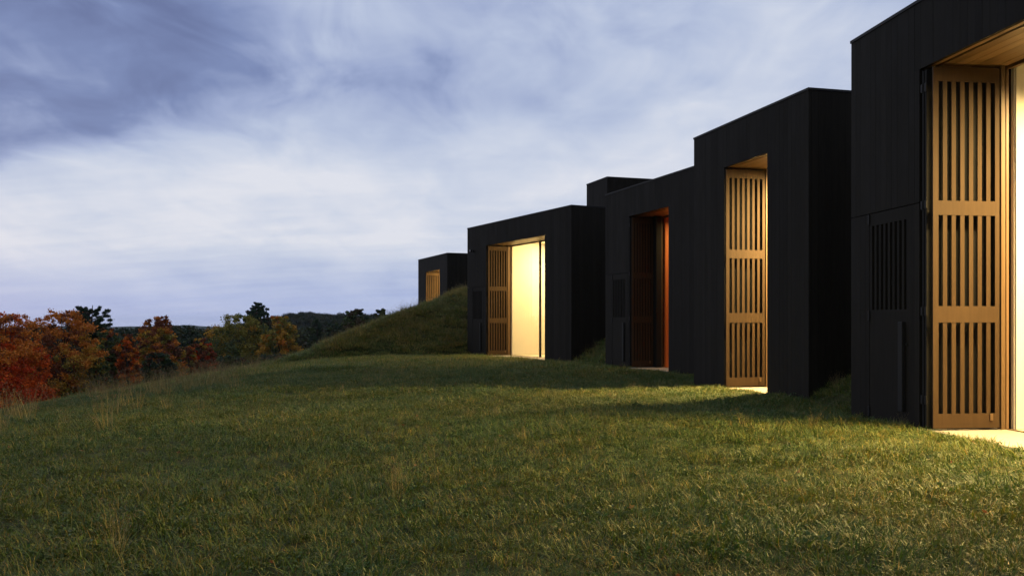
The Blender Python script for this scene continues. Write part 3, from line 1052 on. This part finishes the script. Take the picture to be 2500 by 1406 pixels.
def dry_keep(x, y):
    nz = vnoise(x, y, 2.4, 31) * .6 + vnoise(x, y, 0.8, 32) * .4
    left = np.clip((-x - 3.2 - 0.10 * y) / 5.0, 0, 1)
    brow = np.clip((-x - 9) / 5, 0, 1) * .13
    return (x > -12.2) & (rng.random(len(x)) < np.clip((left * .35 + brow * .5) * (0.55 + 1.5 * nz), 0, 1)) & lawn_ok(x, y)


x1, y1 = strewn(6500, -24, -3, 4, 48, lambda x, y: dry_keep(x, y) & (x > -.62 * y - 2))
x2, y2 = strewn(5200, -12, 11, 40, 55, lambda x, y: lawn_ok(x, y) & (height(x, y) > .4) & (rng.random(len(x)) < .30))
x3, y3 = strewn(900, -4, 6, 5, 40, lambda x, y: lawn_ok(x, y) & (rng.random(len(x)) < .12))
x4, y4 = strewn(2500, -1, 9, 13, 40, lambda x, y: lawn_ok(x, y) & (height(x, y) > .15) & (rng.random(len(x)) < .5))
x = np.concatenate([x1, x2, x3, x4]); y = np.concatenate([y1, y2, y3, y4])
z = height(x, y, False)
s = np.concatenate([rng.uniform(.55, 1.35, len(x1)), rng.uniform(.5, 1.1, len(x2)), rng.uniform(.3, .6, len(x3)), rng.uniform(.4, .7, len(x4))])
rot = np.c_[rng.normal(0, .1, len(x)), rng.normal(0, .1, len(x)), rng.uniform(0, 6.28, len(x))]
scatter('tall_grass', 'tall straw coloured dry grass stems on the left and the bank', 'grass', np.c_[x, y, z], rot, s, rng.integers(0, 4, len(x)), tall)

# fallen leaves blown over the lawn
lv = []
for i, c in enumerate([(0.20, 0.08, 0.035), (0.18, 0.11, 0.05), (0.26, 0.17, 0.07)]):
    a = np.linspace(0, 6.283, 11)[:-1]
    r = 0.019 * (1 + 0.45 * np.cos(5 * a))
    V = np.c_[r * np.cos(a), r * np.sin(a), 0.006 * np.cos(2 * a) + 0.004]
    lv.append(source('leaf_%d' % i, V, [tuple(range(10))], np.tile(np.array(c), (10, 1)), M['leaf']))
x, y = strewn(190, -12, 6, 3.5, 26, lambda x, y: (np.abs(x) < .6 * y + 1) & lawn_ok(x, y))
scatter('fallen_leaves', 'small dry fallen leaves scattered in the grass', 'leaves', np.c_[x, y, height(x, y, False) + rng.uniform(.05, .09, len(x))],
        np.c_[rng.normal(0, .5, len(x)), rng.normal(0, .5, len(x)), rng.uniform(0, 6.28, len(x))], rng.uniform(.6, 1.3, len(x)), rng.integers(0, 3, len(x)), lv)

# ------------------------------------------------------------------ far wooded hills
def ridge(name, label, uv, Yd, back, base_z, mat):
    pts = [((u - 1250) / 2250 * Yd, EYE + (789 - v) / 2250 * Yd) for u, v in uv]
    xs = np.linspace(pts[0][0], pts[-1][0], 90)
    zs = np.interp(xs, [p[0] for p in pts], [p[1] for p in pts])
    V, F = [], []
    rows = 9
    for j in range(rows):
        t_ = j / (rows - 1)
        prof = math.sin(math.pi * t_) ** 0.8
        for xx, zz in zip(xs, zs):
            V.append((xx, Yd + (t_ - .5) * back, base_z + (zz - base_z) * prof))
    n = len(xs)
    for j in range(rows - 1):
        for i in range(n - 1):
            F.append((j * n + i, j * n + i + 1, (j + 1) * n + i + 1, (j + 1) * n + i))
    o = mesh_obj(name, V, F, mat, None, True)
    tag(o, label, 'hill', kind='structure')
    return xs, zs


M['hill'] = mat_plain('far_wooded_hill', (0.022, 0.030, 0.014), 0.95, 0.02, 0.3, spec=0.05)
xs, zs = ridge('wooded_hill', 'dark wooded hill beyond the valley', [(540, 815), (620, 796), (680, 783), (715, 776), (745, 774), (800, 777), (860, 776), (920, 781), (1000, 787), (1150, 797)], 620, 300, -45, M['hill'])
ridge('far_ridge', 'faint blue ridge on the horizon', [(-900, 800), (-500, 794), (-150, 800), (60, 803), (110, 797), (180, 795), (270, 798), (330, 796), (390, 801), (425, 796), (455, 792), (490, 796), (560, 799), (700, 796), (1000, 800)], 3600, 900, -110, M['hill'])
crowns = []
for i in range(3):
    R = np.random.default_rng(90 + i)
    cen = R.normal(size=(26, 3)); cen /= np.linalg.norm(cen, axis=1)[:, None]
    cen = cen * np.array([3.2, 3.2, 2.4]) + np.array([0, 0, 3.4])
    V, F, C_ = leaf_cloud(cen, np.full(26, 1.5), np.full(26, 130), 0.42, [np.array([DGRN, GRN, (0.05, 0.045, 0.018)][R.integers(3)]) for _ in range(26)], R, .8)
    crowns.append(source('far_crown_%d' % i, V, F, C_, M['leaf']))
n = 1500
hx = rng.uniform(xs[0], xs[-1] * .9, n)
t_ = rng.uniform(0.05, 0.62, n)
hz = -45 + (np.interp(hx, xs, zs) - 4.5 + 45) * np.sin(np.pi * np.minimum(t_, .6)) ** 0.8
hy = 620 + (t_ - .5) * 300
scatter('far_wood', 'dense dark woodland covering the far hill', 'woodland', np.c_[hx, hy, hz], np.c_[np.zeros(n), np.zeros(n), rng.uniform(0, 6.28, n)],
        rng.uniform(.7, 1.25, n), rng.integers(0, 3, n), crowns)

# the valley floor between the meadow trees and the hill is all woodland
n = 5200
vy = 190 + 900 * rng.random(n) ** 1.6
vx = rng.uniform(-0.75, 0.02, n) * vy - 10
vz = height(vx, vy, False) - 0.5
ssc = np.clip((EYE - vy * ((rng.uniform(12, 30, n) + 9 + 9 * vnoise(vx / vy, vx * 0, 0.03, 61)) / 2250) - vz) / 6.6, 0.6, 3.0)
scatter('valley_wood', 'dark unbroken woodland filling the valley behind the meadow trees', 'woodland', np.c_[vx, vy, vz],
        np.c_[np.zeros(n), np.zeros(n), rng.uniform(0, 6.28, n)], ssc, rng.integers(0, 3, n), [c.copy() for c in crowns])

# ------------------------------------------------------------------ haze: the damp evening air
x0, x1, y0, y1, z0, z1 = -5400, 5400, -2200, 5800, float(GZ.min()) - 30.0, 32.0
hz_ = mesh_obj('haze', boxverts(x0, x1, y0, y1, z0, z1), BOXF, M['ground'])
hz_.data.materials.clear()
mm, T = material('evening_haze')
vol = T.n('ShaderNodeVolumePrincipled', {'Color': (0.80, 0.88, 1.0, 1), 'Density': 0.00005, 'Anisotropy': 0.2}).outputs[0]
T.n('ShaderNodeOutputMaterial', {'Volume': vol})
hz_.data.materials.append(mm)
tag(hz_, 'thin blue evening haze filling the air', 'haze', kind='stuff')
